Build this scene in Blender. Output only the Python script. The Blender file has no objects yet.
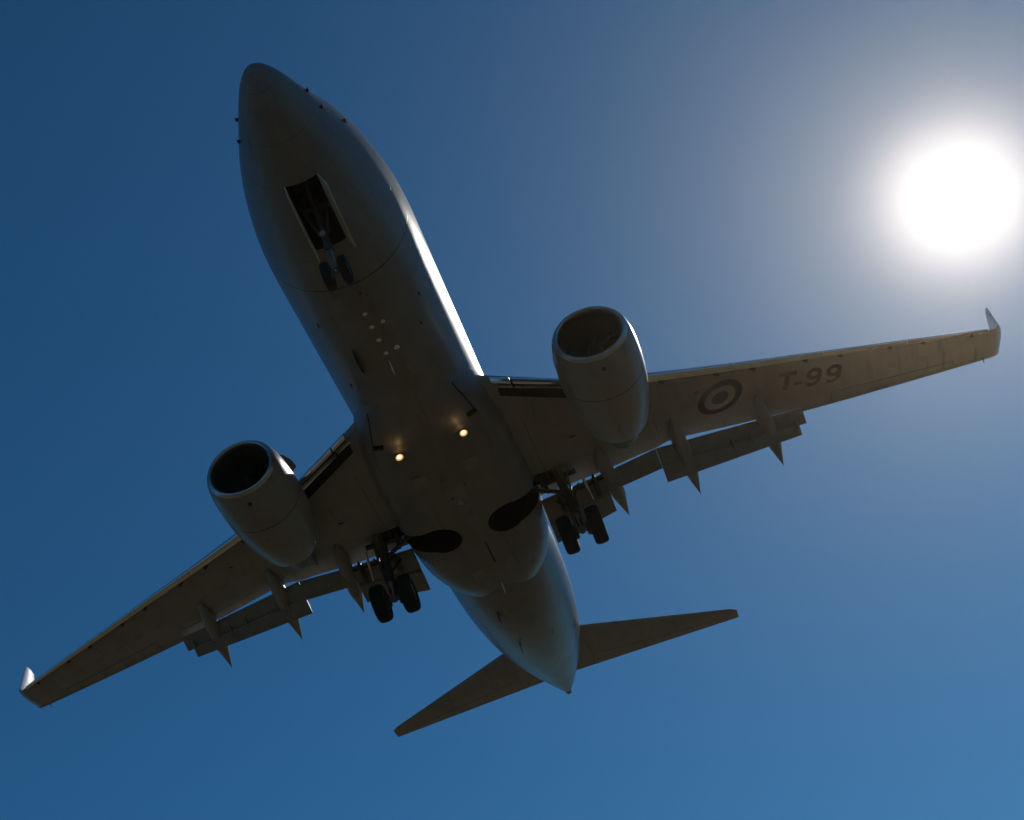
import bpy, bmesh, math, random
from mathutils import Vector, Matrix

# ------------------------------------------------------------------ frame
# Aircraft frame: x aft from the nose, y to starboard, z up, metres.
BASE = Vector((16.65, 0.0, -3.78))          # point between the main wheels, under the tyres
PITCH = math.radians(3.0)                   # nose up on approach
CAM_A = Vector((-16.663886, -3.284354, -26.223278))   # eye position in the aircraft frame
CAM_R = Matrix(((0.33348955, -0.92443173, -0.18496136),
                (-0.58680491, -0.35709616, 0.72673401),
                (-0.73786497, -0.13382196, -0.66154892)))  # rows: camera right, up, back
SUN_A = Vector((0.71348538, -0.29355672, 0.63620993))
RP = Matrix.Rotation(PITCH, 3, 'Y')
EYE = Vector((0.0, 0.0, 1.65))
AIR_LOC = EYE - RP @ (CAM_A - BASE)
SUN = (RP @ SUN_A).normalized()

scene = bpy.context.scene
COL = scene.collection

# ------------------------------------------------------------------ camera
cd = bpy.data.cameras.new("camera")
cam = bpy.data.objects.new("camera", cd)
COL.objects.link(cam)
cam.matrix_world = Matrix.Translation(EYE) @ (RP @ CAM_R.transposed()).to_4x4()
cd.sensor_fit = 'HORIZONTAL'
cd.sensor_width = 36.0
cd.lens = 1398.2 * 36.0 / 1024.0
cd.shift_x = (512 - 354.964) / 1024.0
cd.shift_y = (425.667 - 410) / 1024.0
cd.clip_end = 60000
scene.camera = cam

# ------------------------------------------------------------------ sky and sun
SKY_STRENGTH = 0.0537
SUN_STRENGTH = 2.3
EXPOSURE = 0.0
HAZE = 1.3e-4
HAZE_COL = (1.0, .80, .58, 1)
world = bpy.data.worlds.new("World")
scene.world = world
world.use_nodes = True
wn, wl = world.node_tree.nodes, world.node_tree.links
for n in list(wn):
    wn.remove(n)
wout = wn.new('ShaderNodeOutputWorld')
bg = wn.new('ShaderNodeBackground')
sky = wn.new('ShaderNodeTexSky')
sky.sky_type = 'NISHITA'
sky.sun_disc = False
sky.sun_elevation = math.asin(SUN.z)
sky.sun_rotation = math.atan2(SUN.x, SUN.y)
sky.altitude = 2000.0
sky.air_density = 1.0
sky.dust_density = 0.5
sky.ozone_density = 8.0
bg.inputs['Strength'].default_value = SKY_STRENGTH
# circumsolar aureole of the hazy air round the sun, a function of the angle from the sun
tc = wn.new('ShaderNodeTexCoord')
dot = wn.new('ShaderNodeVectorMath'); dot.operation = 'DOT_PRODUCT'
dot.inputs[1].default_value = SUN
wl.new(tc.outputs['Generated'], dot.inputs[0])
def wmath(op, a, b=None, c=None):
    n = wn.new('ShaderNodeMath'); n.operation = op
    for i, v in enumerate((a, b, c)):
        if v is None: continue
        if isinstance(v, (int, float)): n.inputs[i].default_value = v
        else: wl.new(v, n.inputs[i])
    return n.outputs[0]
ang = wmath('ARCCOSINE', wmath('MINIMUM', dot.outputs['Value'], 0.9999999))
def gauss(sig, amp):
    q = wmath('DIVIDE', ang, math.radians(sig))
    return wmath('MULTIPLY', wmath('EXPONENT', wmath('MULTIPLY', wmath('MULTIPLY', q, q), -1.0)), amp)
def expo(sig, amp):
    return wmath('MULTIPLY', wmath('EXPONENT', wmath('MULTIPLY', wmath('DIVIDE', ang, math.radians(sig)), -1.0)), amp)
glow = wmath('ADD', gauss(2.35, 20.0), expo(6.2, 4.9))
gcol = wn.new('ShaderNodeVectorMath'); gcol.operation = 'SCALE'
gcol.inputs[0].default_value = (1.0, .90, .80)
wl.new(glow, gcol.inputs['Scale'])
add = wn.new('ShaderNodeVectorMath'); add.operation = 'ADD'
tint = wn.new('ShaderNodeVectorMath'); tint.operation = 'MULTIPLY'   # the deep blue of a dry, high sky
tint.inputs[1].default_value = (.39, .925, .97)
wl.new(sky.outputs['Color'], tint.inputs[0])
wl.new(tint.outputs['Vector'], add.inputs[0])
wl.new(gcol.outputs['Vector'], add.inputs[1])
wl.new(add.outputs['Vector'], bg.inputs['Color'])
wl.new(bg.outputs['Background'], wout.inputs['Surface'])

sl = bpy.data.lights.new("sun", 'SUN')
sl.energy = SUN_STRENGTH
sl.angle = math.radians(0.53)
sl.color = (1.0, 0.95, 0.87)
so = bpy.data.objects.new("sun", sl)
COL.objects.link(so)
so.rotation_euler = (-SUN).to_track_quat('-Z', 'Y').to_euler()
so.location = (0, 0, 200)

vs = scene.view_settings
vs.view_transform = 'Standard'
vs.look = 'None'
vs.gamma = 1.0
vs.use_curve_mapping = False
vs.exposure = EXPOSURE
scene.cycles.max_bounces = 6
scene.cycles.use_denoising = True
scene.cycles.adaptive_threshold = 0.003
scene.cycles.sample_clamp_indirect = 2.0

random.seed(7)

# ------------------------------------------------------------------ materials
def new_mat(name):
    m = bpy.data.materials.new(name); m.use_nodes = True
    return m, m.node_tree.nodes, m.node_tree.links, m.node_tree.nodes['Principled BSDF']

def simple(name, col, rough=0.5, metal=0.0, noise=0.12, scale=3.0, spec=0.5):
    m, N, L, b = new_mat(name)
    t = N.new('ShaderNodeTexCoord')
    nz = N.new('ShaderNodeTexNoise'); nz.inputs['Scale'].default_value = scale
    nz.inputs['Detail'].default_value = 6; nz.inputs['Roughness'].default_value = .6
    L.new(t.outputs['Object'], nz.inputs['Vector'])
    r = N.new('ShaderNodeMapRange')
    r.inputs['From Min'].default_value = .3; r.inputs['From Max'].default_value = .7
    r.inputs['To Min'].default_value = 1 - noise; r.inputs['To Max'].default_value = 1 + noise
    L.new(nz.outputs['Fac'], r.inputs['Value'])
    s = N.new('ShaderNodeVectorMath'); s.operation = 'SCALE'
    s.inputs[0].default_value = col[:3]
    L.new(r.outputs['Result'], s.inputs['Scale'])
    L.new(s.outputs['Vector'], b.inputs['Base Color'])
    r2 = N.new('ShaderNodeMapRange')
    r2.inputs['From Min'].default_value = .3; r2.inputs['From Max'].default_value = .7
    r2.inputs['To Min'].default_value = rough * .85; r2.inputs['To Max'].default_value = min(1, rough * 1.15)
    L.new(nz.outputs['Fac'], r2.inputs['Value'])
    L.new(r2.outputs['Result'], b.inputs['Roughness'])
    b.inputs['Metallic'].default_value = metal
    b.inputs['Specular IOR Level'].default_value = spec
    return m

def skin(name, col, frame_x, frame_y, rough=0.27, ring_at=()):
    """Painted aluminium: sheet seams, rivet-line soot, faint streaks drawn out aft."""
    m, N, L, b = new_mat(name)
    def mth(op, a, bb=None, c=None):
        n = N.new('ShaderNodeMath'); n.operation = op
        for i, v in enumerate((a, bb, c)):
            if v is None: continue
            if isinstance(v, (int, float)): n.inputs[i].default_value = v
            else: L.new(v, n.inputs[i])
        return n.outputs[0]
    t = N.new('ShaderNodeTexCoord')
    sp = N.new('ShaderNodeSeparateXYZ'); L.new(t.outputs['Object'], sp.inputs[0])
    def seam(v, period, off, w):
        d = mth('ABSOLUTE', mth('SUBTRACT', mth('FRACT', mth('DIVIDE', mth('ADD', v, off), period)), .5))
        return mth('LESS_THAN', mth('MULTIPLY', d, period), w)
    lines = mth('MAXIMUM', seam(sp.outputs['X'], frame_x, 100.37, .012), mth('MULTIPLY', seam(sp.outputs['Y'], frame_y, 50.0 + frame_y * .5 + .61, .010), .55))
    weak = mth('MULTIPLY', lines, .20)
    for x0 in ring_at:                       # strong joints, station measured from the base
        r_ = mth('LESS_THAN', mth('ABSOLUTE', mth('SUBTRACT', sp.outputs['X'], x0)), .02)
        weak = mth('MAXIMUM', weak, mth('MULTIPLY', r_, .7))
    mp = N.new('ShaderNodeMapping'); mp.inputs['Scale'].default_value = (.35, 2.6, 2.6)
    L.new(t.outputs['Object'], mp.inputs['Vector'])
    n1 = N.new('ShaderNodeTexNoise'); n1.inputs['Scale'].default_value = 1.3
    n1.inputs['Detail'].default_value = 8; n1.inputs['Roughness'].default_value = .62
    L.new(mp.outputs['Vector'], n1.inputs['Vector'])
    n2 = N.new('ShaderNodeTexNoise'); n2.inputs['Scale'].default_value = .9
    n2.inputs['Detail'].default_value = 5
    L.new(t.outputs['Object'], n2.inputs['Vector'])
    vo = N.new('ShaderNodeTexVoronoi'); vo.inputs['Scale'].default_value = 2.3
    L.new(t.outputs['Object'], vo.inputs['Vector'])
    speck = mth('MULTIPLY', mth('LESS_THAN', vo.outputs['Distance'], .030), .18)
    f = mth('ADD', mth('MULTIPLY', mth('SUBTRACT', n1.outputs['Fac'], .5), .55), mth('MULTIPLY', mth('SUBTRACT', n2.outputs['Fac'], .5), .45))
    f = mth('ADD', f, 1.0)
    f = mth('MULTIPLY', f, mth('SUBTRACT', 1.0, mth('MAXIMUM', weak, speck)))
    s = N.new('ShaderNodeVectorMath'); s.operation = 'SCALE'
    s.inputs[0].default_value = col
    L.new(f, s.inputs['Scale'])
    L.new(s.outputs['Vector'], b.inputs['Base Color'])
    L.new(mth('ADD', mth('MULTIPLY', n1.outputs['Fac'], .28), rough - .10), b.inputs['Roughness'])
    bp = N.new('ShaderNodeBump'); bp.inputs['Strength'].default_value = .25; bp.inputs['Distance'].default_value = .02
    n3 = N.new('ShaderNodeTexNoise'); n3.inputs['Scale'].default_value = 1.6; n3.inputs['Detail'].default_value = 2
    L.new(t.outputs['Object'], n3.inputs['Vector'])
    L.new(mth('SUBTRACT', mth('MULTIPLY', n3.outputs['Fac'], .6), mth('MULTIPLY', lines, .25)), bp.inputs['Height'])
    L.new(bp.outputs['Normal'], b.inputs['Normal'])
    b.inputs['Specular IOR Level'].default_value = .20
    return m

MAT = {}
MAT['fus'] = skin('fuselage_paint', (.19, .19, .19), 1.02, 1.26, ring_at=(5.55 - BASE.x,))
MAT['wing'] = skin('wing_paint', (.25, .25, .243), 1.9, 1.35)
MAT['nac'] = skin('nacelle_paint', (.23, .23, .225), 40.0, 40.0, ring_at=(11.72 - BASE.x,))
MAT['flap'] = simple('flap_paint', (.18, .18, .175), .4, noise=.18)
MAT['metal'] = simple('bare_aluminium', (.72, .72, .73), .17, 1.0, noise=.06)
MAT['lip'] = simple('dull_aluminium', (.50, .49, .47), .36, 1.0, noise=.1)
MAT['polish'] = simple('polished_nose', (.88, .88, .89), .28, 1.0, noise=.04)
MAT['gloss'] = simple('lit_gloss_paint', (.62, .62, .61), .3, noise=.06)  # brighter than the wing paint, to lift the sunlit winglets and lit doors
MAT['strut'] = simple('strut_shade_paint', (.032, .032, .031), .4, noise=.25, scale=8)  # near-black puts the shade into the colour; real struts are pale
MAT['steel'] = simple('oleo_chrome', (.75, .75, .76), .18, 1.0, noise=.04)
MAT['gear'] = simple('gear_shade_paint', (.17, .17, .165), .45, noise=.25, scale=8)  # pale gear finish darkened to carry its shade
MAT['rubber'] = simple('tyre_rubber', (.011, .011, .011), .8, noise=.3, scale=10, spec=.2)
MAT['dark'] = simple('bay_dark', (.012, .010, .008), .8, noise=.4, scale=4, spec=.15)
MAT['port'] = simple('grimy_port', (.05, .045, .04), .7, noise=.4, scale=4)
MAT['panel'] = simple('access_panel_paint', (.20, .20, .195), .42, noise=.2)
MAT['gap'] = simple('seam_sealant', (.11, .105, .10), .6, noise=.3)
MAT['duct'] = simple('inlet_liner', (.05, .046, .042), .6, noise=.2, scale=6, spec=.25)
MAT['primer'] = simple('bay_primer', (.13, .12, .05), .6, noise=.35, scale=4)
MAT['hot'] = simple('nozzle_metal', (.16, .145, .13), .45, .8, noise=.3, scale=5)
MAT['fan'] = simple('fan_blade', (.035, .033, .032), .45, .3, noise=.1)
MAT['radome'] = simple('white_fitting', (.75, .74, .70), .35, noise=.06)
MAT['black'] = simple('black_fitting', (.02, .02, .02), .5)
MAT['blue'] = simple('roundel_blue', (.010, .013, .018), .6, noise=.12, spec=.08)
MAT['white'] = simple('roundel_white', (.31, .31, .31), .4, noise=.1)
MAT['letter'] = simple('letter_paint', (.008, .008, .008), .6, noise=.15, spec=.08)
m, N, L, b = new_mat('lamp_glass')
b.inputs['Base Color'].default_value = (.9, .8, .6, 1)
b.inputs['Emission Color'].default_value = (1, .62, .25, 1)
b.inputs['Emission Strength'].default_value = 4.0
MAT['lamp'] = m
m, N, L, b = new_mat('lamp_reflector')
b.inputs['Base Color'].default_value = (.5, .35, .2, 1)
b.inputs['Emission Color'].default_value = (1, .50, .16, 1)
b.inputs['Emission Strength'].default_value = .85
MAT['amber'] = m
m, N, L, b = new_mat('nav_glass')
b.inputs['Base Color'].default_value = (.3, .32, .3, 1); b.inputs['Roughness'].default_value = .1
MAT['nav'] = m
m, N, L, b = new_mat('cockpit_glass')
b.inputs['Base Color'].default_value = (.01, .012, .015, 1); b.inputs['Roughness'].default_value = .05
MAT['glass'] = m

# ------------------------------------------------------------------ mesh helpers
class Mesh:
    def __init__(s): s.v = []; s.f = []; s.mi = []
    def add(s, vs, fs, mi=0):
        o = len(s.v); s.v += [Vector(p) for p in vs]
        for f in fs: s.f.append([o + i for i in f]); s.mi.append(mi)
    def loft(s, loops, cap=True, closed=True, mi=0):
        n = len(loops[0]); vs = [p for l in loops for p in l]; fs = []
        for a in range(len(loops) - 1):
            for i in range(n if closed else n - 1):
                j = (i + 1) % n
                fs.append((a*n+i, a*n+j, (a+1)*n+j, (a+1)*n+i))
        if cap:
            fs.append(tuple(range(n))[::-1]); fs.append(tuple(range((len(loops)-1)*n, len(loops)*n)))
        s.add(vs, fs, mi)
    def box(s, c, size, rot=None, mi=0):
        c = Vector(c); h = Vector(size) / 2
        vs = [Vector((x*h.x, y*h.y, z*h.z)) for x in (-1, 1) for y in (-1, 1) for z in (-1, 1)]
        if rot is not None: vs = [rot @ p for p in vs]
        s.add([p + c for p in vs], [(0,1,3,2),(4,6,7,5),(0,4,5,1),(2,3,7,6),(0,2,6,4),(1,5,7,3)], mi)
    def tube(s, p0, p1, r0, r1=None, n=16, mi=0):
        p0, p1 = Vector(p0), Vector(p1); r1 = r0 if r1 is None else r1
        q = (p1 - p0).to_track_quat('Z', 'Y')
        L_ = []
        for p, r in ((p0, r0), (p1, r1)):
            L_.append([p + q @ Vector((r*math.cos(t), r*math.sin(t), 0)) for t in [2*math.pi*i/n for i in range(n)]])
        s.loft(L_, mi=mi)
    def revolve(s, prof, c, axis='X', n=48, closed=False, shape=None, mi=0):
        """prof: (along, radius) list about an axis through c."""
        loops = []
        for a, r in prof:
            l = []
            for i in range(n):
                t = 2*math.pi*i/n; rr = r * (shape(a, t) if shape else 1)
                u, w = rr*math.sin(t), rr*math.cos(t)
                l.append(Vector(c) + (Vector((a, u, w)) if axis == 'X' else Vector((u, a, w))))
            loops.append(l)
        if closed: loops.append(loops[0])
        s.loft(loops, cap=not closed, mi=mi)
    def ball(s, c, r, n=16, mi=0, sc=(1,1,1)):
        m_ = 8; loops = []
        for k in range(1, m_):
            ph = math.pi*k/m_
            loops.append([Vector(c) + Vector((r*sc[0]*math.sin(ph)*math.cos(2*math.pi*i/n), r*sc[1]*math.sin(ph)*math.sin(2*math.pi*i/n), r*sc[2]*math.cos(ph))) for i in range(n)])
        s.loft(loops, mi=mi)
    def mirror(s):
        for p in s.v: p.y = -p.y
        return s
    def build(s, name, mats, parent=None, smooth=35, side=1, label=None, recalc=True):
        if not isinstance(mats, (list, tuple)): mats = [mats]
        me = bpy.data.meshes.new(name)
        vv = [Vector((p.x, p.y*side, p.z)) - BASE for p in s.v]
        me.from_pydata([tuple(p) for p in vv], [], s.f)
        for k in mats: me.materials.append(MAT[k])
        for p, i in zip(me.polygons, s.mi): p.material_index = i
        bm = bmesh.new(); bm.from_mesh(me)
        bmesh.ops.remove_doubles(bm, verts=bm.verts, dist=1e-5)
        if recalc: bmesh.ops.recalc_face_normals(bm, faces=bm.faces)
        bm.to_mesh(me); bm.free()
        if smooth:
            me.shade_smooth(); me.set_sharp_from_angle(angle=math.radians(smooth))
        o = bpy.data.objects.new(name, me); COL.objects.link(o)
        if parent is not None: o.parent = parent
        if label: o['label'] = label
        return o

def lerp(tab, x):
    if x <= tab[0][0]: return tab[0][1]
    for (a, fa), (b_, fb) in zip(tab, tab[1:]):
        if x <= b_: return fa + (fb - fa) * (x - a) / (b_ - a)
    return tab[-1][1]

def smooth_tab(tab, x):
    """Monotone cubic through a table, for body lines without kinks."""
    xs = [t[0] for t in tab]; ys = [t[1] for t in tab]; n = len(xs)
    if x <= xs[0]: return ys[0]
    if x >= xs[-1]: return ys[-1]
    d = [(ys[i+1]-ys[i])/(xs[i+1]-xs[i]) for i in range(n-1)]
    mm = [d[0]] + [0 if d[i-1]*d[i] <= 0 else 2*d[i-1]*d[i]/(d[i-1]+d[i]) for i in range(1, n-1)] + [d[-1]]
    for i in range(n-1):
        if x <= xs[i+1]:
            h = xs[i+1]-xs[i]; t = (x-xs[i])/h
            return ((1+2*t)*(1-t)**2*ys[i] + t*(1-t)**2*h*mm[i] + t*t*(3-2*t)*ys[i+1] + t*t*(t-1)*h*mm[i+1])

def cut(o, cutters):
    dg_objs = []
    for cm in cutters:
        c = cm.build('cutter', ['fus', 'dark'] if o.data.materials[0].name == 'fuselage_paint' else ['wing', 'dark'], None, smooth=0)
        c.parent = o.parent
        md = o.modifiers.new('b', 'BOOLEAN'); md.operation = 'DIFFERENCE'; md.object = c; md.solver = 'EXACT'
        dg_objs.append(c)
    bpy.context.view_layer.update()
    dg = bpy.context.evaluated_depsgraph_get()
    me = bpy.data.meshes.new_from_object(o.evaluated_get(dg))
    o.modifiers.clear(); o.data = me
    for c in dg_objs: bpy.data.objects.remove(c)
    me.shade_smooth(); me.set_sharp_from_angle(angle=math.radians(30))

# ------------------------------------------------------------------ ground, below the picture
gm = bpy.data.materials.new('dry_grassland'); gm.use_nodes = True
gN, gL = gm.node_tree.nodes, gm.node_tree.links
gb = gN['Principled BSDF']; gb.inputs['Roughness'].default_value = .95; gb.inputs['Specular IOR Level'].default_value = .1
gt = gN.new('ShaderNodeTexCoord'); gn = gN.new('ShaderNodeTexNoise'); gn.inputs['Scale'].default_value = .06; gn.inputs['Detail'].default_value = 9
gr = gN.new('ShaderNodeValToRGB')
gr.color_ramp.elements[0].position = .35; gr.color_ramp.elements[0].color = (.078, .065, .032, 1)
gr.color_ramp.elements[1].position = .68; gr.color_ramp.elements[1].color = (.170, .128, .074, 1)
gL.new(gt.outputs['Object'], gn.inputs['Vector']); gL.new(gn.outputs['Fac'], gr.inputs['Fac']); gL.new(gr.outputs['Color'], gb.inputs['Base Color'])
gme = bpy.data.meshes.new('ground')
S_ = 2500
gme.from_pydata([(-S_, -S_, 0), (S_, -S_, 0), (S_, S_, 0), (-S_, S_, 0)], [], [(0, 1, 2, 3)])
gme.materials.append(gm)
go = bpy.data.objects.new('ground', gme); COL.objects.link(go)
go['kind'] = 'structure'; go['label'] = 'dry grassland under the approach path'

# ------------------------------------------------------------------ thin haze added in place of lens glare over the wing
hm = bpy.data.materials.new('glare_haze'); hm.use_nodes = True
hN, hL = hm.node_tree.nodes, hm.node_tree.links
for n in list(hN): hN.remove(n)
ho_ = hN.new('ShaderNodeOutputMaterial'); hv = hN.new('ShaderNodeVolumePrincipled')
hv.inputs['Color'].default_value = HAZE_COL
hv.inputs['Density'].default_value = HAZE
hv.inputs['Anisotropy'].default_value = .905
hL.new(hv.outputs['Volume'], ho_.inputs['Volume'])
hx = 2510.0; zt = 40.0
hme = bpy.data.meshes.new('haze')
hme.from_pydata([(x, y, z) for x in (-hx, hx) for y in (-hx, hx) for z in (-1.0, zt)], [], [(0,1,3,2),(4,6,7,5),(0,4,5,1),(2,3,7,6),(0,2,6,4),(1,5,7,3)])
hme.materials.append(hm)
hob = bpy.data.objects.new('haze', hme); COL.objects.link(hob)
hob['kind'] = 'stuff'; hob['label'] = 'added thin haze standing in for lens glare'

# ------------------------------------------------------------------ the airliner
air = bpy.data.objects.new('airliner', None); COL.objects.link(air)
air.location = AIR_LOC
air.rotation_euler = (0, PITCH, 0)
air['label'] = 'grey twin-engine jet airliner flying overhead with wheels and flaps lowered'
air['category'] = 'airplane'

# ---- fuselage
TOP = [(.05,-.56),(.11,-.42),(.28,-.24),(.6,-.02),(1.2,.30),(1.7,.58),(2.3,1.08),(3.0,1.44),(4.0,1.74),(5.2,1.87),(6.5,1.88),(24,1.88),(27,1.84),(29.5,1.62),(31.3,1.28),(32.1,.98)]
BOT = [(.05,-.56),(.11,-.72),(.28,-.92),(.6,-1.20),(1.2,-1.51),(2.0,-1.78),(3.0,-1.99),(4.0,-2.10),(5.2,-2.13),(20.2,-2.13),(22,-1.99),(24,-1.62),(26,-1.13),(28,-.58),(30,0.0),(31.5,.42),(32.1,.58)]
HW = [(.05,0.0),(.11,.16),(.28,.32),(.6,.52),(1.2,.79),(2.0,1.10),(3.0,1.43),(4.0,1.67),(5.2,1.84),(6.2,1.88),(21,1.88),(23,1.85),(25,1.74),(27,1.53),(28.4,1.30),(29.6,1.03),(31,.60),(31.7,.36),(32.1,.17)]
def fus_ring(x, n=72):
    t, b_, h = smooth_tab(TOP, x), smooth_tab(BOT, x), max(smooth_tab(HW, x), .002)
    zc = b_ + (t - b_) * .53
    out = []
    for i in range(n):
        a = 2*math.pi*i/n; sn, cs = math.sin(a), math.cos(a)
        out.append(Vector((x, h*sn, zc + (t-zc)*cs if cs > 0 else zc + (zc-b_)*cs)))
    return out
def fus_bottom(x, y):
    t, b_, h = smooth_tab(TOP, x), smooth_tab(BOT, x), smooth_tab(HW, x)
    zc = b_ + (t-b_)*.53
    return zc - (zc-b_)*math.sqrt(max(0, 1-(y/h)**2))
xs = [0.051,.056,.07,.09,.12,.16,.25,.36,.48,.6,.75,.9,1.05,1.2,1.4,1.6,1.8,2,2.25,2.5,2.75,3,3.3,3.6,4,4.4,4.8,5.2,5.7,6.2,7] + [7+i*.75 for i in range(1,18)] + [20.2+.45*i for i in range(1,26)] + [31.8, 32.1]
fm = Mesh(); fm.loft([fus_ring(x) for x in xs])
fus = fm.build('fuselage', ['fus', 'dark'], air, 40)

# nose wheel bay and main wheel bays, cut as real cavities
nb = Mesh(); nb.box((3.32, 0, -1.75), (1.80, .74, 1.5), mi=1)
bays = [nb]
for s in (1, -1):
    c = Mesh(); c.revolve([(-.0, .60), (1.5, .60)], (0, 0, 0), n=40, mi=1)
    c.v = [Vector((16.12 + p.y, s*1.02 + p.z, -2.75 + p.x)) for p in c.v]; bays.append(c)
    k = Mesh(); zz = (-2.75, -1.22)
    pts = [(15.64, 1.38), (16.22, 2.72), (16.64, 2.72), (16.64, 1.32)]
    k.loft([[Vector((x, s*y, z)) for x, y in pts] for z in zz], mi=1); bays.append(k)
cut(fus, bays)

# ---- belly fairing
FB = [(9.3,-1.90),(9.9,-2.06),(10.6,-2.17),(11.5,-2.25),(13,-2.32),(16.5,-2.34),(18,-2.31),(19,-2.22),(19.8,-2.08),(20.6,-1.85)]
FH = [(9.3,.85),(9.9,1.15),(10.6,1.50),(11.5,1.85),(13,2.06),(16.5,2.12),(18,2.04),(19,1.84),(19.8,1.52),(20.6,1.0)]
fl = []
for i in range(46):
    x = 9.3 + 11.3*i/45; bt, h = smooth_tab(FB, x), smooth_tab(FH, x); zc = -1.05; l = []
    for j in range(64):
        a = 2*math.pi*j/64; sn, cs = math.sin(a), math.cos(a); e = 2/2.7
        l.append(Vector((x, h*math.copysign(abs(sn)**e, sn), zc + (zc-bt if cs < 0 else .55)*math.copysign(abs(cs)**e, cs))))
    fl.append(l)
bf = Mesh(); bf.loft(fl)
fair = bf.build('belly_fairing', ['fus', 'dark'], air, 40)
cut(fair, bays[1:])

# ---- wing geometry
def zw(y):
    d = abs(y) - 1.88
    return -1.5 + .105*d + .0035*d*d
LE = [(1.0,10.6),(2.0,11.35),(4.2,13.02),(6.23,14.17),(7.58,14.9),(10.5,16.45),(13.65,18.22),(16.43,19.86),(17.1,20.30)]
COVE = [(1.0,16.67),(2.0,16.75),(4.0,16.90),(5.3,16.93),(6.1,17.02),(6.66,17.17),(8.84,18.03),(10.3,18.57)]
TE = [(1.0,17.55),(5.6,17.5),(6.2,17.52),(10.3,19.03),(13.5,20.2),(17.1,21.56)]
TH = [(1.0,.80),(2,.74),(4.2,.56),(6.2,.44),(10.3,.30),(13.6,.235),(17.1,.17)]
YF = 10.32                                   # outer end of the flaps
def yt(s): return 2.97*math.sqrt(max(s,0)) - 1.26*s - 3.516*s*s + 2.843*s**3 - 1.036*s**4
def lower_z(x, y):
    x0, x1 = lerp(LE, y), lerp(TE, y); s = min(max((x-x0)/(x1-x0), 0), 1)
    t = lerp(TH, y)
    return zw(y) + .42*t*(1 - min(1, yt(s))) + .10*t*max(0, (s-.55)/.45)
def wing_loop(y, flap):
    x0, x1, t = lerp(LE, y), lerp(TE, y), lerp(TH, y); zc = zw(y) + .42*t; n = 22; pts = []
    c = x1 - x0
    xc = lerp(COVE, y); xsr = min(xc + (.40 if y < 6 else .31), x1-.03)
    eu = (xsr-x0)/c if flap else 1.0
    el = (xc-x0)/c if flap else 1.0
    up = lambda s: zc + .58*t*min(1, yt(s)) - .10*t*s*s
    for i in range(n+1):
        s = eu*(1-math.cos(math.pi*(1-i/n)))/2
        pts.append(Vector((x0+s*c, y, up(s))))
    for i in range(1, n+1):
        s = el*(1-math.cos(math.pi*i/n))/2
        pts.append(Vector((x0+s*c, y, lower_z(x0+s*c, y))))
    if flap:                                 # cove: lower lip, hollow, under-face of the shroud
        zl = lower_z(xc, y)
        pts.append(Vector((xc+.005, y, zl+.03)))
        pts.append(Vector((xc-.10, y, up(el)-.10)))
        pts.append(Vector((xsr-.02, y, up(eu)-.02)))
    else:
        e = pts[-1]
        for k in range(3): pts.append(e + Vector((.001, 0, .004*(k+1))))
    return pts
WT = 16.74
ys = [1.2, 1.6, 2.0, 2.6, 3.2, 3.8, 4.2, 4.8, 5.3, 5.7, 6.1, 6.66, 7.5, 8.3, 9.1, 9.8, YF]
yo = [YF+.012, 11, 12, 13, 14, 15, 16, 16.4, WT]
def winglet_loops():
    out = []
    tip = wing_loop(WT, False)
    x0, x1 = lerp(LE, WT), lerp(TE, WT); zt_ = zw(WT) + .42*lerp(TH, WT)
    base = [Vector(((p.x-x0)/(x1-x0), 0, p.z - zt_)) for p in tip]
    path = []                                # y, z, cant, leading edge x, chord
    for k in range(0, 8):
        a = math.radians(7 + 71*k/7); r = .50
        path.append((WT + r*(math.sin(a)-math.sin(math.radians(7))), zt_ + r*(math.cos(math.radians(7))-math.cos(a)), a, x0 + .062*k, (x1-x0) - .028*k))
    y_, z_, a_, xl, ch = path[-1]
    for k in range(1, 8):
        u = k/7
        path.append((y_ + (17.84-y_)*u, z_ + (3.42-z_)*u, a_, xl + (22.22-xl)*u, ch + (.62-ch)*u))
    for (y, z, a, xl, ch) in path:
        sc = ch/(x1-x0)
        out.append([Vector((xl + p.x*ch, y - p.z*sc*math.sin(a), z + p.z*sc*math.cos(a))) for p in base])
    return out
ENG_Y, ENG_Z, ENG_X = 4.88, -2.03, 10.22

def seg_foil(le, te, t, camber=0.0, n=12):
    """Closed aerofoil loop between a leading and a trailing point that share y."""
    d = te - le; c = math.hypot(d.x, d.z); ux = Vector((d.x/c, 0, d.z/c)); uz = Vector((-ux.z, 0, ux.x))
    up, lo = [], []
    for i in range(n+1):
        s = (1-math.cos(math.pi*i/n))/2
        h = t*c*min(1, yt(s))*.5
        m_ = camber*c*4*s*(1-s)
        up.append(le + ux*(s*c) + uz*(m_+h)); lo.append(le + ux*(s*c) + uz*(m_-h))
    return up[::-1] + lo[1:-1] if False else up[::-1] + lo[1:]
def foil_panel(le0, te0, le1, te1, t, camber=0.0, n=6):
    l = []
    for i in range(n+1):
        u = i/n
        a = Vector(le0).lerp(Vector(le1), u); b_ = Vector(te0).lerp(Vector(te1), u)
        q = seg_foil(a, b_, t, camber); q[-1] = q[-1] + Vector((0, 0, -.004)); l.append(q)
    return l

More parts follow.
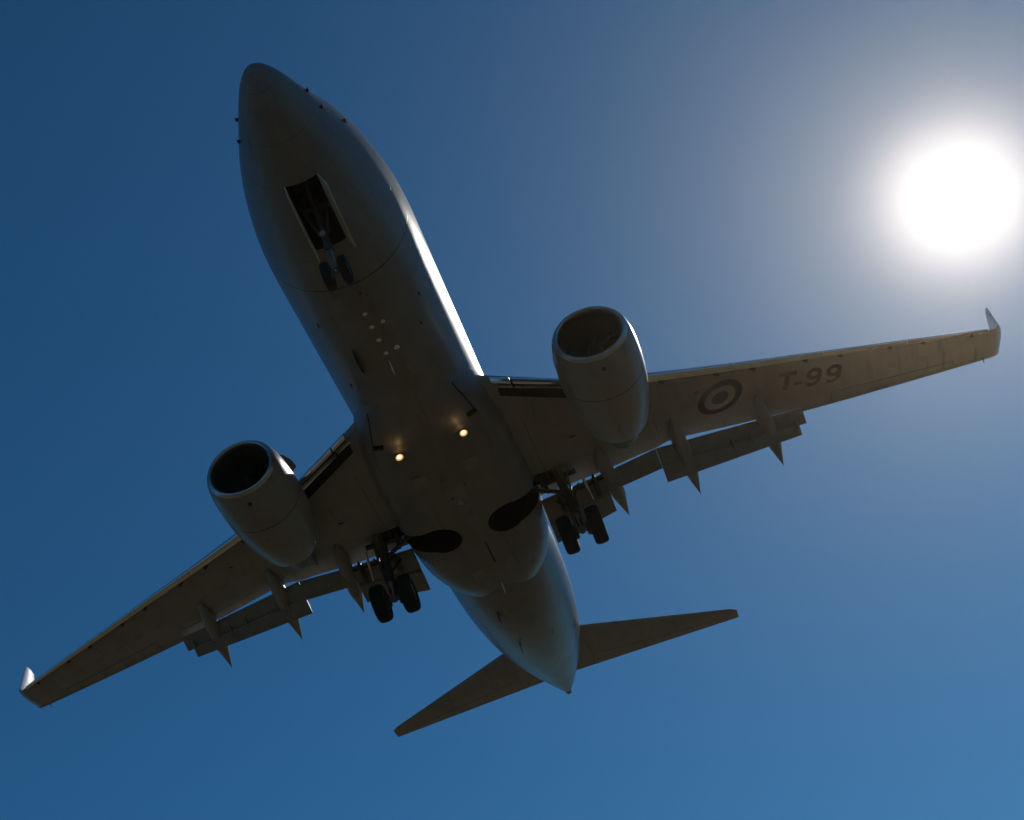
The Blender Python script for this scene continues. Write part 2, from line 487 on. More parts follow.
def canoe(p0, p1, mid, w, h, n=20):
    """Flap track fairing: from nose p0 via mid to pointed tail p1."""
    p0, p1, mid = Vector(p0), Vector(p1), Vector(mid); l = []
    for i in range(n+1):
        u = i/n
        c = p0*(1-u)**2 + mid*2*u*(1-u) + p1*u*u
        e = (math.sin(math.pi*min(1, u/.9)**.62/1.0*.5) if u < .45 else 1.0)
        r = min(1, (u/.34))**.55 * min(1, max(0.015, (1-u)/.33))
        l.append([c + Vector((0, w*r*math.sin(a), h*r*math.cos(a) )) for a in [2*math.pi*k/16 for k in range(16)]])
    return l

def side_build(s):
    S = 'port' if s < 0 else 'starboard'
    wm = Mesh(); wm.loft([wing_loop(y, True) for y in ys] + [wing_loop(y, False) for y in yo] + winglet_loops()[1:8])
    wing = wm.build('wing', ['wing', 'dark'], air, 32, s, 'wing with a roundel and T-99 painted underneath' if s < 0 else 'wing without markings underneath')
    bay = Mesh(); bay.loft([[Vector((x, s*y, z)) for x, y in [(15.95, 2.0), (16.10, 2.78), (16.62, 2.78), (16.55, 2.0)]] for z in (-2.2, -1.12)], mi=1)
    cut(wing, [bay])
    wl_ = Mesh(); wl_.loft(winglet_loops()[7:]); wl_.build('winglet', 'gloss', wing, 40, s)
    # slats: crescent noses ahead of the fixed leading edge, four outboard of the engine
    spans = [(5.95, 8.56), (8.575, 11.21), (11.225, 13.86), (13.875, 16.6)]
    for (a, b_) in spans:
        loops = []
        for i in range(7):
            y = a + (b_-a)*i/6; c = lerp(TE, y) - lerp(LE, y); t = lerp(TH, y)
            xn = lerp(LE, y) - .05*c - .03; zn = zw(y) + .42*t - .10*t - .035*c
            k = .07*c; sec = [(.30*k*4, .50*t),(.7*k, .42*t),(.25*k, .26*t),(.04*k, .10*t),(0, 0),(.05*k,-.09*t),(.22*k,-.17*t),(.62*k,-.205*t),(1.0*k,-.19*t),(.66*k,-.13*t),(.38*k,.0),(.42*k,.16*t),(.8*k,.33*t)]
            loops.append([Vector((xn+p, y, zn+q)) for p, q in sec])
        sm = Mesh(); sm.loft(loops); sm.build('slat', 'metal', wing, 40, s)
        for u in (.2, .8):
            y = a + (b_-a)*u; c = lerp(TE, y) - lerp(LE, y); x = lerp(LE, y)
            z = lower_z(x+.07*c, y); tm = Mesh()
            tm.box((x+.055*c, y, z-.008), (.08*c, .07, .05)); tm.box((x+.06*c, y-.20, z-.005), (.045*c, .34, .03))
            tm.tube((x-.02*c, y, z+.02), (x+.07*c, y, z+.0), .03, n=8)
            tm.build('slat_track', 'black', wing, 0, s)
    # krueger flaps between body and engine
    for (a, b_) in ((2.08, 2.55), (2.60, 4.02)):
        loops = []
        for i in range(5):
            y = a + (b_-a)*i/4; x = lerp(LE, y); z = zw(y)
            sec = [(.16,.06),(-.10,.05),(-.34,-.03),(-.48,-.14),(-.53,-.25),(-.50,-.31),(-.42,-.32),(-.28,-.20),(-.08,-.05),(.16,.02)]
            loops.append([Vector((x+p-.02, y, z+.02+q)) for p, q in sec])
        km = Mesh(); km.loft(loops); km.build('krueger_flap', 'metal', wing, 40, s)
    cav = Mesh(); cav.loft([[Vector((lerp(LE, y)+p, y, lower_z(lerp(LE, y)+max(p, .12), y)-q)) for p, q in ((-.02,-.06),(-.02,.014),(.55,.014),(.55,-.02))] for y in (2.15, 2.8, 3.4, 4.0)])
    cav.build('krueger_bay_shade', 'dark', wing, 0, s)  # dark slab on the skin painted as the shade of the open cavity
    # trailing edge flaps
    def fl(name, le0, te0, le1, te1, t, camber, mat='flap'):
        q = Mesh(); q.loft(foil_panel(le0, te0, le1, te1, t, camber)); return q.build(name, mat, wing, 40, s)
    def nose(le0, te0, le1, te1, t, mat='polish'):
        # polished nose sheet wrapped round the flap's leading edge
        q = Mesh(); l = []
        for lp in foil_panel(le0, te0, le1, te1, t, .03):
            cs = lp[6:13]; cc = sum(cs, Vector())/len(cs)
            l.append([cc + (p-cc)*1.02 + Vector((-.004, 0, 0)) for p in cs])
        q.loft(l); return q.build('flap_nose', mat, wing, 40, s)
    zf = lambda y, d: zw(y) + d
    def flap_pair(N0, M0, T0, N1, M1, T1, ya, t=.20, over=.16):
        N0, M0, T0, N1, M1, T1 = [Vector(p) for p in (N0, M0, T0, N1, M1, T1)]
        fl('flap', N0, M0, N1, M1, t, .03); nose(N0, M0, N1, M1, t)
        A0, A1 = M0.lerp(N0, over)+Vector((.02,0,-.05)), M1.lerp(N1, over)+Vector((.02,0,-.05))
        u = (ya-A0.y)/(A1.y-A0.y); A1 = A0.lerp(A1, u)
        fl('aft_flap', A0, T0, A1, T1, t*.85, .05); nose(A0, T0, A1, T1, t*.85, 'lip')
    flap_pair((17.08,5.72,zf(5.72,-.055)), (17.60,5.72,zf(5.72,-.40)), (17.99,5.72,zf(5.72,-.70)),
              (18.58,10.27,zf(10.27,-.10)), (18.99,10.42,zf(10.42,-.41)), (19.12,10.02,zf(10.02,-.60)), 10.02)
    flap_pair((16.90,2.05,zf(2.05,-.08)), (17.75,2.05,zf(2.05,-.43)), (18.35,2.05,zf(2.05,-.70)),
              (17.00,4.02,zf(4.02,-.08)), (17.62,4.02,zf(4.02,-.41)), (18.20,4.02,zf(4.02,-.66)), 4.02)
    G = [Vector(p) for p in ((17.01,4.03,zf(4.03,-.08)), (17.48,4.03,zf(4.03,-.44)), (17.07,5.705,zf(5.705,-.07)), (17.52,5.705,zf(5.705,-.49)))]
    fl('flap', *G, .20, .03); nose(*G, .20)
    # flap track fairings
    for p0, p1, w, h in (((16.95, 8.97), (20.04, 9.26, -1.22), .225, .24), ((16.15, 6.40), (19.30, 6.56, -1.65), .235, .26), ((15.85, 4.08), (18.87, 4.33, -1.79), .23, .25)):
        q = Mesh(); z0 = lower_z(p0[0], p0[1])
        q.loft(canoe((p0[0], p0[1], z0+.02), p1, ((p0[0]*.45+p1[0]*.55), (p0[1]+p1[1])/2, z0-.06), w, h))
        q.build('flap_track_fairing', 'wing', wing, 40, s)
    # static wick / nav light at the tip trailing edge
    q = Mesh(); q.tube((21.25,16.45,zw(16.45)+.08), (21.52,16.49,zw(16.45)+.06), .022, .012, 8); 
    q.build('static_wick', 'black', wing, 30, s)
    # gap ahead of the aileron, and the seams at its ends
    def strip(pts, w, name, par, zoff, zfun):
        q = Mesh(); l = []
        for i, (x, y) in enumerate(pts):
            a = Vector(pts[max(i-1, 0)]); b_ = Vector(pts[min(i+1, len(pts)-1)]); n = Vector((-(b_-a).y, (b_-a).x)).normalized()*w/2
            z = zfun(x, y)
            l.append([Vector((x+n.x, y+n.y, z-zoff)), Vector((x-n.x, y-n.y, z-zoff)), Vector((x-n.x, y-n.y, z+.02)), Vector((x+n.x, y+n.y, z+.02))])
        q.loft(l); return q.build(name, 'gap', par, 0, s)
    hx_ = lambda y: lerp(LE, y) + .76*(lerp(TE, y)-lerp(LE, y))
    ya_, yb_ = 11.3, 15.4
    strip([(hx_(ya_+(yb_-ya_)*k/8), ya_+(yb_-ya_)*k/8) for k in range(9)], .035, 'aileron_gap', wing, .003, lower_z)
    for ye in (ya_, yb_): strip([(hx_(ye)+(lerp(TE, ye)-.06-hx_(ye))*k/4, ye) for k in range(5)], .025, 'aileron_gap', wing, .003, lower_z)
    for ye, xa_ in ((2.45, 13.0), (5.9, 15.0)): strip([(xa_+(lerp(COVE, ye)-.15-xa_)*k/6, ye+.05*k/6) for k in range(7)], .02, 'skin_joint', wing, .003, lower_z)
    q = Mesh(); q.tube((16.98, 2.5, zf(2.5,-.22)), (17.05, 3.98, zf(3.98,-.20)), .04, n=10); q.build('torque_tube', 'strut', wing, 30, s)
    for ye in (2.62, 3.72):
        q = Mesh(); q.loft(canoe((16.75, ye, zf(ye,-.10)), (17.62, ye, zf(ye,-.52)), (17.15, ye, zf(ye,-.34)), .09, .11, 12)); q.build('flap_gearbox', 'strut', wing, 40, s)
    # oval tank covers along the box, hinge fittings on the outer flap
    for k in range(13):
        ye = 3.3 + .92*k
        if abs(ye-4.85) < .8: continue
        xe = lerp(LE, ye) + .46*(lerp(TE, ye)-lerp(LE, ye)); q = Mesh(); n_ = 28
        ring_ = [(xe+.115*math.sin(2*math.pi*i/n_)+.23*.52*math.cos(2*math.pi*i/n_), ye+.23*math.cos(2*math.pi*i/n_)) for i in range(n_)]
        q.loft([[Vector((x, y, lower_z(x, y)-.003)) for x, y in ring_], [Vector((x, y, lower_z(x, y)+.02)) for x, y in ring_]]); q.build('access_panel', 'panel', wing, 0, s)
    for u, rr in ((.14, .055), (.47, .045), (.60, .04), (.90, .05)):
        ye = 5.72+4.5*u; a = Vector((17.60, 5.72, zf(5.72,-.40))).lerp(Vector((18.99, 10.42, zf(10.42,-.41))), u)
        q = Mesh(); q.loft(canoe((a.x-.26, a.y, a.z+.10), (a.x+.22, a.y, a.z-.16), (a.x, a.y, a.z-.02), rr, rr*1.3, 10)); q.build('flap_hinge', 'flap', wing, 40, s)
    # access panels and vents on the lower skin
    for (x, y, dx, dy) in ((14.9, 3.55, .10, .26), (14.55, 4.45, .10, .22), (15.6, 7.3, .08, .18), (17.2, 11.9, .07, .15)):
        q = Mesh(); z = lower_z(x, y); q.box((x, y, z-.002), (dx*.7, dy*.7, .012)); q.build('vent', 'port', wing, 0, s)

    # ---- engine
    e = Mesh(); c = (ENG_X, s*ENG_Y, ENG_Z)
    def flat(a, t):
        w = max(0, -math.cos(t)); k = max(0, 1-max(0, a)/3.2)
        return (1 + .035*abs(math.sin(t))*k) * (1 - .055*w*w*k)
    e.revolve([(.10,.945),(.2,.985),(.4,1.03),(.8,1.075),(1.3,1.10),(1.8,1.105),(2.3,1.08),(2.8,1.02),(3.2,.95),(3.5,.885),(3.72,.825),(3.72,.80),(3.4,.80),(3.0,.80),(2.0,.79),(1.0,.785),(.6,.775),(.3,.775),(.16,.785)], c, n=72, closed=True, shape=flat)
    eng = e.build('engine', 'nac', air, 35)
    q = Mesh(); q.revolve([(.155,.966),(.06,.918),(.015,.876),(0,.846),(.015,.82),(.06,.798),(.165,.782),(.14,.86)], c, n=72, closed=True, shape=flat); q.build('inlet_lip', 'lip', eng, 60)
    q = Mesh(); q.revolve([(.14,.772),(.35,.762),(1.06,.772),(1.06,.782),(.14,.782)], c, n=72, closed=True, shape=flat); q.build('inlet_duct', 'duct', eng, 60)
    q = Mesh(); q.revolve([(1.02,.78),(1.02,.15),(1.10,.15),(1.10,.78)], c, n=48, closed=True); q.build('fan_case', 'dark', eng, 30)
    q = Mesh()
    for k in range(24):
        a = 2*math.pi*k/24; l = []
        for j in range(5):
            r = .20 + .555*j/4; tw = math.radians(25 + 35*j/4); ch = .10
            rad = Vector((0, math.sin(a), math.cos(a))); tan = Vector((0, math.cos(a), -math.sin(a)))
            o_ = Vector(c) + Vector((.86, 0, 0)) + rad*r; d = Vector((math.cos(tw), 0, 0)) + tan*math.sin(tw); nn = Vector((-math.sin(tw), 0, 0)) + tan*math.cos(tw)
            l.append([o_ - d*ch, o_ + nn*.012, o_ + d*ch, o_ - nn*.012])
        q.loft(l)
    q.build('fan', 'fan', eng, 20)
    q = Mesh(); q.revolve([(.42,.002),(.46,.05),(.55,.105),(.68,.165),(.82,.205),(.98,.21)], c, n=32); q.build('spinner', 'fan', eng, 50)
    q = Mesh(); q.revolve([(2.6,.60),(3.3,.60),(3.9,.53),(4.4,.44),(4.55,.41),(4.55,.39),(4.3,.40),(3.8,.36),(2.6,.4)], c, n=48, closed=True); q.build('core_cowl', 'hot', eng, 40)
    q = Mesh(); q.revolve([(3.8,.30),(4.2,.29),(4.7,.19),(5.1,.05),(5.12,.002)], c, n=32); q.build('exhaust_plug', 'hot', eng, 40)
    q = Mesh()                               # pylon
    pl = []
    for (x, zb, zt, w) in ((11.55,-1.0,-.93,.03),(12.2,-1.15,-.82,.12),(13.0,-1.3,-.75,.17),(14.0,-1.5,-.9,.19),(15.0,-1.75,-.95,.16),(15.9,-1.55,-1.0,.09),(16.5,-1.25,-1.05,.02)):
        pl.append([Vector((x, s*ENG_Y+dy*w, z)) for dy, z in ((-1,zb),(-1,zt),(1,zt),(1,zb))])
    q.loft(pl); q.build('pylon', 'nac', eng, 50)
    q = Mesh(); a = math.radians(52); yy = -s; l = []     # strake on the inboard shoulder
    for u, hh in ((0,.0),(.25,.16),(.6,.27),(.9,.30),(1.0,.29)):
        x = ENG_X+.75+u*1.0; r = 1.075+.01*u
        n_ = Vector((0, yy*math.sin(a), math.cos(a))); tn = Vector((0, math.cos(a), -yy*math.sin(a)))
        o_ = Vector((x, s*ENG_Y, ENG_Z)) + n_*(r-.06)
        l.append([o_-tn*.02, o_+tn*.02, o_+tn*.012+n_*(hh+.06), o_-tn*.012+n_*(hh+.06)])
    q.loft(l); q.build('strake', 'nac', eng, 30)
    q = Mesh(); q.tube((ENG_X+.40, s*ENG_Y, ENG_Z-1.0), (ENG_X+.40, s*ENG_Y, ENG_Z-.96), .06, n=12); q.build('drain', 'black', eng, 20)
    for (dx, a, w) in ((1.95, 0.12, .14), (2.30, -.02, .18), (2.55, .03, .16)):
        r = 1.06 if dx < 2.1 else 1.035 if dx < 2.4 else 1.0
        q = Mesh(); q.box((ENG_X+dx, s*ENG_Y+r*math.sin(a), ENG_Z-r*math.cos(a)*.985), (.10, w, .05))
        q.build('cowl_latch', 'port', eng, 0)

    # ---- horizontal stabiliser
    q = Mesh(); l = []
    for y in (.3, 1.0, 2.0, 3.5, 5.0, 6.4, 6.95, 7.17):
        u = (y-.6)/6.57; x0 = 27.87 + 4.52*u + (.10 if y > 7.1 else 0); x1 = 31.27 + 1.83*u; z = .88 + .86*u
        l.append(seg_foil(Vector((x0, y, z)), Vector((x1, y, z+.01)), .10))
    for lp in l: lp[-1] = lp[-1]+Vector((0, 0, -.008))
    q.loft(l); stab = q.build('horizontal_stabilizer', 'wing', air, 40, s)
    def stab_z(x, y):
        u = (y-.6)/6.57; x0 = 27.87+4.52*u; x1 = 31.27+1.83*u; c = x1-x0; f_ = (x-x0)/c
        return .88+.86*u+.01*f_ - .10*c*min(1, yt(f_))*.5
    strip([(27.87+4.52*u+.70*(3.40-2.69*u), .6+6.57*u) for u in [.18+.75*k/8 for k in range(9)]], .03, 'elevator_gap', stab, .003, stab_z)
    strip([(27.87+4.52*.93+(.70+.29*k/3)*(3.40-2.69*.93), .6+6.57*.93) for k in range(4)], .02, 'elevator_gap', stab, .003, stab_z)

    # ---- main landing gear
    X, Y, Z = 16.65, 2.88, -3.21
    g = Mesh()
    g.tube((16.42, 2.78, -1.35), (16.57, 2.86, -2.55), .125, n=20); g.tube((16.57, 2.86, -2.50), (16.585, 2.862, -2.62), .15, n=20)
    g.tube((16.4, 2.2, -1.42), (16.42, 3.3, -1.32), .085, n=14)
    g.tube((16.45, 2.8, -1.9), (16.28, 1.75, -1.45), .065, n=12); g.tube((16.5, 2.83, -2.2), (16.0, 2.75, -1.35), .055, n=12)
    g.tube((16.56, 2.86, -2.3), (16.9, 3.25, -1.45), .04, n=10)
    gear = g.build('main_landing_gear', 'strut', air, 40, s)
    q = Mesh(); q.tube((16.58, 2.86, -2.55), (X, Y, Z+.02), .082, n=18); q.build('piston', 'steel', gear, 40, s)
    q = Mesh(); q.tube((X, Y-.62, Z), (X, Y+.62, Z), .075, n=16); q.ball((X, Y, Z), .12); q.build('axle', 'gear', gear, 40, s)
    q = Mesh(); q.box((16.82, 2.87, -2.72), (.05, .20, .46), Matrix.Rotation(math.radians(-32), 3, 'Y')); q.box((16.84, 2.87, -3.03), (.05, .20, .44), Matrix.Rotation(math.radians(36), 3, 'Y')); q.build('torque_link', 'gear', gear, 0, s)
    q = Mesh()
    q.loft([[Vector((16.12+dx, 3.02+y+.06*(z+1.4), z)) for dx, y in ((0,0),(.62,0),(.62,.035),(0,.035))] for z in (-1.32, -1.7, -2.25)])
    q.build('gear_door', 'primer', gear, 0, s)
    q = Mesh(); q.loft([[Vector((x-.02, y, z)), Vector((x+.02, y, z+.02))] [::1] + [Vector((x+.02, y2, z+.02)), Vector((x-.02, y2, z))] for x, z, y, y2 in ((15.98,-1.36,2.68,2.98),(16.28,-1.62,2.70,2.96),(16.44,-1.98,2.76,2.94))])
    q.build('strut_cover', 'primer', gear, 30, s)
    q = Mesh(); q.tube((16.30, 2.30, -1.30), (16.62, 2.36, -1.62), .06, n=12); q.build('walking_beam', 'strut', gear, 40, s)
    q = Mesh(); q.tube((16.62, 3.40, -1.30), (17.05, 3.46, -1.62), .05, n=12); q.tube((17.05, 3.46, -1.62), (17.35, 3.50, -1.86), .028, n=10); q.build('flap_jack', 'steel', wing, 40, s)
    q = Mesh(); q.tube((16.60, 2.74, -1.6), (16.68, 2.75, -2.9), .02, n=8); q.tube((16.52, 2.98, -1.6), (16.64, 2.98, -3.0), .016, n=8); q.tube((16.68, 2.75, -2.9), (16.68, 2.5, -3.1), .016, n=8); q.build('brake_hose', 'black', gear, 30, s)
    for dy in (-.22, .22):
        q = Mesh(); q.revolve([(-.07,.10),(-.07,.21),(.07,.21),(.07,.10)], (X, Y+dy, Z), 'Y', n=24, closed=True)
        for k in range(6):
            a = math.pi*k/3; q.tube((X+.15*math.cos(a), Y+dy-.10, Z+.15*math.sin(a)), (X+.15*math.cos(a), Y+dy+.10, Z+.15*math.sin(a)), .03, n=8)
        q.build('brake', 'port', gear, 30, s)
    q = Mesh(); q.tube((16.35, 2.95, -1.55), (16.50, 3.05, -2.1), .022, n=8); q.tube((16.50, 3.05, -2.1), (16.62, 2.98, -2.7), .022, n=8); q.build('brake_hose', 'black', gear, 30, s)
    q = Mesh(); q.tube((16.95, 2.45, -1.75), (16.70, 2.80, -2.25), .035, n=8); q.build('drag_link', 'strut', gear, 30, s)
    for dy in (-.43, .43):
        cc = (X, Y+dy, Z)
        q = Mesh(); q.revolve([(-.12,.27),(-.19,.34),(-.205,.42),(-.195,.50),(-.15,.545),(-.08,.562),(0,.565),(.08,.562),(.15,.545),(.195,.50),(.205,.42),(.19,.34),(.12,.27)], cc, 'Y', n=44, closed=True)
        q.build('tyre', 'rubber', gear, 50, s)
        q = Mesh(); q.revolve([(-.15,.285),(-.15,.24),(-.09,.21),(-.09,.08),(-.16,.075),(-.16,.0)][:5] + [(.16,.075),(.09,.08),(.09,.21),(.15,.24),(.15,.285)], cc, 'Y', n=32, closed=True)
        q.build('rim', 'gear', gear, 30, s)

    # ---- landing light hanging from the belly, aimed ahead
    lx, ly, lz = 11.78, .915, -2.36
    q = Mesh(); q.revolve([(0,.115),(.02,.13),(.10,.13),(.17,.10),(.21,.04)], (lx, s*ly, lz), n=24); q.box((lx+.16, s*ly, lz+.12), (.10, .08, .16))
    lamp = q.build('landing_light', 'gear', air, 35)
    q = Mesh(); q.revolve([(-.05,.015),(-.045,.04),(-.03,.055),(-.02,.055)], (lx, s*ly, lz), n=24); q.build('bulb', 'lamp', lamp, 60)
    q = Mesh(); q.revolve([(-.018,.03),(-.016,.08),(-.006,.104),(.008,.106)], (lx, s*ly, lz), n=24); q.build('reflector', 'amber', lamp, 60)
    ld = bpy.data.lights.new('landing_beam', 'SPOT'); ld.energy = 1.7; ld.color = (1, .60, .25); ld.spot_size = math.radians(150); ld.spot_blend = .6; ld.shadow_soft_size = .09
    lo = bpy.data.objects.new('landing_beam', ld); COL.objects.link(lo); lo.parent = lamp
    lo.location = Vector((lx-.16, s*ly, lz-.10)) - BASE
    lo.rotation_euler = Vector((-1, 0, 0)).to_track_quat('-Z', 'Y').to_euler()

    # ---- ram air scoop on the belly fairing
    q = Mesh(); q.box((11.28, s*1.33, smooth_tab(FB, 11.28)+.02), (.10, .28, .09), Matrix.Rotation(s*math.radians(20), 3, 'Z')); q.build('air_scoop', 'dark', air, 0)
    q = Mesh(); q.loft([[Vector((x, s*(y+dy), z)) for dy, z in ((-.013, smooth_tab(FB, x)-.008), (.013, smooth_tab(FB, x)-.007), (.013, smooth_tab(FB, x)+.05), (-.013, smooth_tab(FB, x)+.05))] for x, y in ((10.05, 1.17), (10.6, 1.30), (11.25, 1.46))])
    q.build('scoop_ramp', 'dark', air, 0)
    # ---- nose probes
    for (x, z) in ((1.28, -.42), (1.66, -.66)):
        hw = smooth_tab(HW, x); t, b_ = smooth_tab(TOP, x), smooth_tab(BOT, x); zc = b_+(t-b_)*.53
        yy_ = hw*math.sqrt(max(0, 1-((z-zc)/(zc-b_ if z < zc else t-zc))**2))
        q = Mesh(); q.box((x, s*(yy_+.02), z), (.07, .07, .03)); q.tube((x+.03, s*(yy_+.05), z), (x-.06, s*(yy_+.05), z), .016, n=8); q.build('air_probe', 'black', air, 20)
    return wing

w_sb = side_build(1)
w_pt = side_build(-1)

# ---- fin
q = Mesh(); l = []
for z, x0, x1 in ((1.3, 25.4, 31.4), (2.2, 26.9, 31.6), (4.0, 28.1, 32.1), (6.5, 29.7, 32.7), (8.6, 31.1, 33.2), (9.1, 31.5, 33.3)):
    lp = seg_foil(Vector((x0, 0, 0)), Vector((x1, 0, 0)), .10)
    l.append([Vector((p.x, p.z, z)) for p in lp])
q.loft(l); fin = q.build('vertical_fin', 'fus', air, 40)
q = Mesh(); q.revolve([(0,.20),(.22,.15),(.40,.125),(.40,.095),(.0,.09)], (31.95, 0, .74), n=24, closed=True); q.build('exhaust_outlet', 'hot', air, 30)

# ---- cockpit glazing, following the crown of the nose
for s in (1, -1):
    for (ya, yb, xa, xb) in ((.04, .46, 1.80, 2.30), (.50, .74, 1.95, 2.45)):
        q = Mesh(); vs_ = []
        for i in range(6):
            for k in range(6):
                u, v = i/5, k/5; f_ = ya+(yb-ya)*u; x = xa+(xb-xa)*v+.10*u
                t, b_, h = smooth_tab(TOP, x), smooth_tab(BOT, x), smooth_tab(HW, x); zc = b_+(t-b_)*.53
                y = f_*h/.9; vs_.append(Vector((x, s*y, zc+(t-zc)*math.sqrt(max(0, 1-(y/h)**2))+.004)))
        q.add(vs_, [(i*6+k, i*6+k+1, i*6+k+7, i*6+k+6) for i in range(5) for k in range(5)])
        q.build('windshield', 'glass', air, 60, recalc=False)

# ---- nose landing gear
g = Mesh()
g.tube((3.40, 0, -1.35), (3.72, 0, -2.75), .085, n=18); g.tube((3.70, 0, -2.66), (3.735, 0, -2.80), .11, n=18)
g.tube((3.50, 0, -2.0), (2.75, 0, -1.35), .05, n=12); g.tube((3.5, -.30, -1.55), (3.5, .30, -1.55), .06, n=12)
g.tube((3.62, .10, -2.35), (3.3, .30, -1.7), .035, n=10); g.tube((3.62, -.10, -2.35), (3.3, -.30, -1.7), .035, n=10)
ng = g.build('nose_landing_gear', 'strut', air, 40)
q = Mesh(); q.tube((3.72, 0, -2.76), (3.90, 0, -3.36), .058, n=16); q.build('piston', 'steel', ng, 40)
q = Mesh(); q.tube((3.91, -.27, -3.38), (3.91, .27, -3.38), .05, n=14); q.build('axle', 'gear', ng, 40)
q = Mesh(); q.box((3.62, 0, -2.98), (.04, .13, .34), Matrix.Rotation(math.radians(28), 3, 'Y')); q.box((3.70, 0, -3.2), (.04, .13, .30), Matrix.Rotation(math.radians(-40), 3, 'Y')); q.build('torque_link', 'gear', ng, 0)
q = Mesh(); q.revolve([(0,.085),(.015,.10),(.08,.10),(.13,.05)], (3.40, 0, -2.52), n=20); q.v = [Vector((3.40+(p.x-3.40)*.7, p.y*.7, -2.52+(p.z+2.52)*.7)) for p in q.v]; q.build('taxi_light', 'nav', ng, 40)
for s in (1, -1):
    cc = (3.91, s*.205, -3.38)
    q = Mesh(); q.revolve([(-.06,.17),(-.09,.21),(-.10,.26),(-.088,.31),(-.05,.338),(0,.345),(.05,.338),(.088,.31),(.10,.26),(.09,.21),(.06,.17)], cc, 'Y', n=36, closed=True); q.build('tyre', 'rubber', ng, 50)
    q = Mesh(); q.revolve([(-.07,.18),(-.07,.15),(-.03,.12),(-.03,.04),(.03,.04),(.03,.12),(.07,.15),(.07,.18)], cc, 'Y', n=28, closed=True); q.build('rim', 'gear', ng, 30)
    q = Mesh(); l = []
    sp = .15 if s < 0 else -.02
    for x in (2.42, 2.9, 3.4, 3.9, 4.22):
        z = fus_bottom(x, .37)
        l.append([Vector((x, s*.375, z+.03)), Vector((x, s*.40, z+.03)), Vector((x, s*(.375+sp+.02), z-.42)), Vector((x, s*(.375+sp), z-.42))])
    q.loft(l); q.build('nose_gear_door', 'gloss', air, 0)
# plumbing and ribs in the nose bay
q = Mesh()
for x in (2.6, 3.0, 3.4, 3.8): q.box((x, 0, -1.12), (.05, .66, .14))
q.tube((2.4, .2, -1.2), (4.1, .22, -1.25), .03, n=8); q.tube((2.4, -.24, -1.2), (4.1, -.2, -1.3), .025, n=8)
q.build('bay_rib', 'dark', air, 20)

for s in (1, -1):
    q = Mesh()
    q.tube((16.0, s*.55, -1.50), (16.1, s*1.55, -1.45), .05, n=10); q.tube((16.3, s*.55, -1.52), (16.35, s*1.5, -1.50), .035, n=8)
    q.build('well_plumbing', 'strut', air, 30)
# ---- belly antennas, drains, beacon
def blade(name, x, y, ln, h, mat, lean=.35, th=.02):
    zb = min(fus_bottom(x, y), smooth_tab(FB, x) if 9.9 < x < 20 else 9)
    q = Mesh(); q.loft([[Vector((x+u*ln, y+v*th, zb+.03)) for u, v in ((0,0),(.3,1),(1,.3),(1,-.3),(.3,-1))], [Vector((x+lean*h+u*ln*.62, y+v*th*.6, zb-h)) for u, v in ((0,0),(.3,1),(1,.3),(1,-.3),(.3,-1))]])
    return q.build(name, mat, air, 20)
blade('blade_antenna', 7.72, .75, 1.02, .22, 'black')
blade('blade_antenna', 8.35, .02, .42, .26, 'radome')
blade('blade_antenna', 19.25, .02, .42, .26, 'radome')
blade('blade_antenna', 21.05, .62, .55, .24, 'black')
blade('drain_mast', 24.0, .50, .30, .25, 'black')
blade('drain_mast', 15.0, -.18, .22, .22, 'gear')
for x, y, r in ((6.6,.03,.05),(7.09,.02,.05),(7.59,.01,.055),(8.11,0,.05),(7.07,-.28,.05),(8.08,-.30,.065)):
    q = Mesh(); q.ball((x, y, fus_bottom(x, y)), r, sc=(1.2,1.2,.5)); q.build('belly_fitting', 'radome', air, 60)
for x, y in ((7.94,-1.07),(2.55,-1.3),(6.9,1.25),(5.9,-.1),(7.2,-1.3),(9.3,1.25),(13.4,.2),(13.9,-.35),(14.3,.15)):
    zb = min(fus_bottom(x, y), smooth_tab(FB, x) if x > 10 else 9)
    q = Mesh(); q.box((x, y, zb), (.12, .06, .02)); q.build('drain_port', 'port', air, 0)
for x, y, dx, dy in ((13.2, -.75, .55, .40), (13.2, .75, .55, .40), (14.2, 0.0, .7, .5), (18.3, .5, .5, .36), (18.3, -.5, .5, .36), (6.1, .55, .40, .30), (9.0, -.5, .45, .34)):
    q = Mesh(); zf_ = (lambda x, y: min(fus_bottom(x, y), smooth_tab(FB, x) + .03*abs(y)**3 if x > 10 else 9)); n_ = 4
    zc_ = zf_(x, y); g_ = [[Vector((x+dx*(i/n_-.5), y+dy*(k/n_-.5), zf_(x+dx*(i/n_-.5), y+dy*(k/n_-.5))-.004)) for k in range(n_+1)] for i in range(n_+1)]
    vs_ = [p for r_ in g_ for p in r_]; q.add(vs_, [(i*5+k, i*5+k+1, i*5+k+6, i*5+k+5) for i in range(n_) for k in range(n_)]); q.build('access_panel', 'panel', air, 60)
q = Mesh(); q.ball((14.6, 0, smooth_tab(FB, 14.6)), .09, sc=(1.2,.9,1)); q.build('beacon', 'nav', air, 60)
q = Mesh(); q.box((17.35, -.12, -2.335), (1.1, .035, .03)); q.build('keel_seam', 'dark', air, 0)

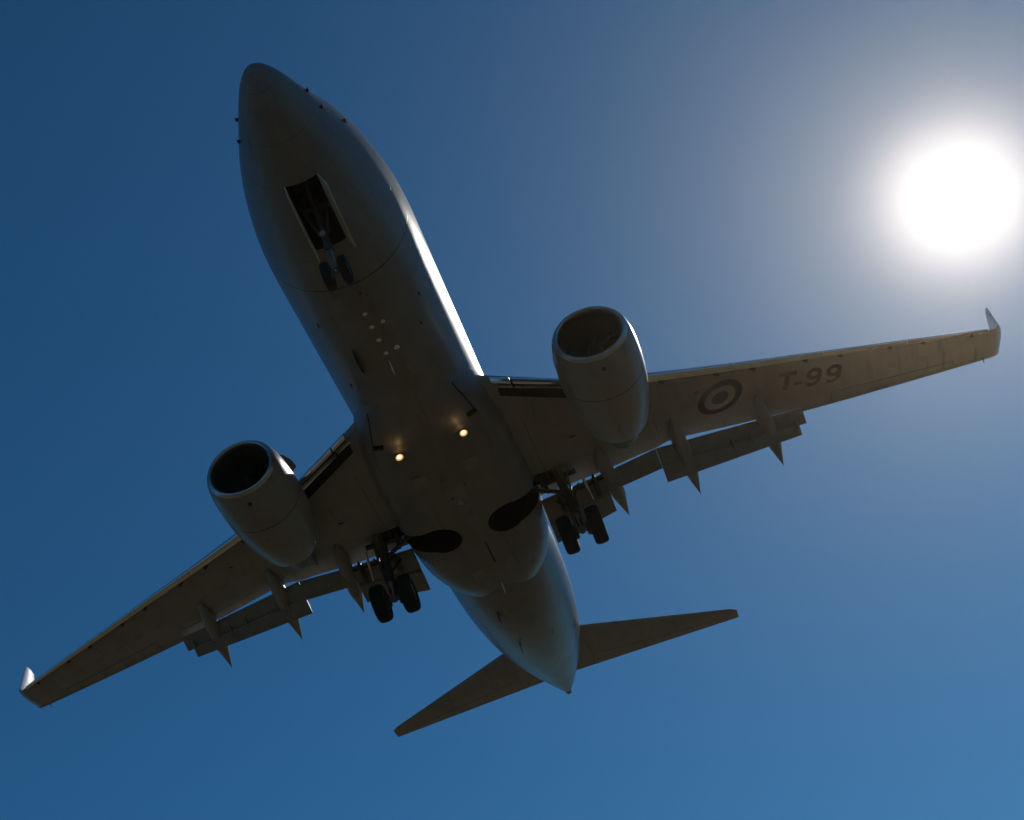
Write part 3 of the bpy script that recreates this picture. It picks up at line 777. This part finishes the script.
# ---- markings under the port wing: thin painted sheets that follow the skin
def on_skin(x, y, off=.006): return Vector((x, -y, lower_z(x, y) - off))
RC = (16.36, 7.94)
def ring(r0, r1, name, mat):
    q = Mesh(); n = 72; rr = [r0 + (r1-r0)*k/4 for k in range(5)]
    vs_ = []
    for r in rr:
        for i in range(n):
            a = 2*math.pi*i/n; vs_.append(on_skin(RC[0]+r*math.cos(a), RC[1]+r*math.sin(a)))
    fs = [(k*n+i, k*n+(i+1) % n, (k+1)*n+(i+1) % n, (k+1)*n+i) for k in range(4) for i in range(n)]
    if r0 < .02: pass
    q.add(vs_, fs); q.build(name, mat, w_pt, 60, recalc=False)
ring(.49, .70, 'roundel', 'blue'); ring(.27, .485, 'roundel', 'white'); ring(.0005, .265, 'roundel', 'blue')

TU = Vector((.462, .887)); TD = Vector((.86, -.22))         # reading direction, downward direction of a letter
TO = Vector((16.64, 9.80))
def glyph(polys):
    q = Mesh()
    for path, w in polys:
        # stroke of width w along a polyline, in letter units
        L_, R_ = [], []
        for i, p in enumerate(path):
            a = Vector(path[max(i-1, 0)]); b_ = Vector(path[min(i+1, len(path)-1)]); d = (b_-a).normalized(); n = Vector((-d.y, d.x))*w*.62
            L_.append(Vector(p)+n); R_.append(Vector(p)-n)
        vs_ = []
        for a, b_ in zip(L_, R_):
            for k in range(3):
                p = a.lerp(b_, k/2); xy = TO + TU*p.x + TD*p.y; vs_.append(on_skin(xy.x, xy.y))
        fs = []
        for i in range(len(path)-1):
            for k in range(2): fs.append((i*3+k, i*3+k+1, i*3+k+4, i*3+k+3))
        q.add(vs_, fs)
    return q
def nine(x):
    out = []
    c = (x+.27, .27); rx, ry = .20, .20
    out.append(([(c[0]+rx*math.cos(t), c[1]+ry*math.sin(t)) for t in [2*math.pi*i/28 for i in range(29)]], .13))
    out.append(([(x+.47,.27),(x+.475,.45),(x+.46,.62),(x+.40,.72),(x+.30,.785),(x+.18,.79),(x+.07,.74)], .13))
    return out
strokes = [([(0,.07),(.3,.07),(.62,.07)], .14), ([(.31,.10),(.31,.5),(.31,.86)], .15), ([(.58,.60),(.72,.60),(.87,.60)], .13)] + nine(.98) + nine(1.68)
for k, (st) in enumerate(strokes):
    pass
glyph(strokes).build('lettering', 'letter', w_pt, 0, recalc=False)
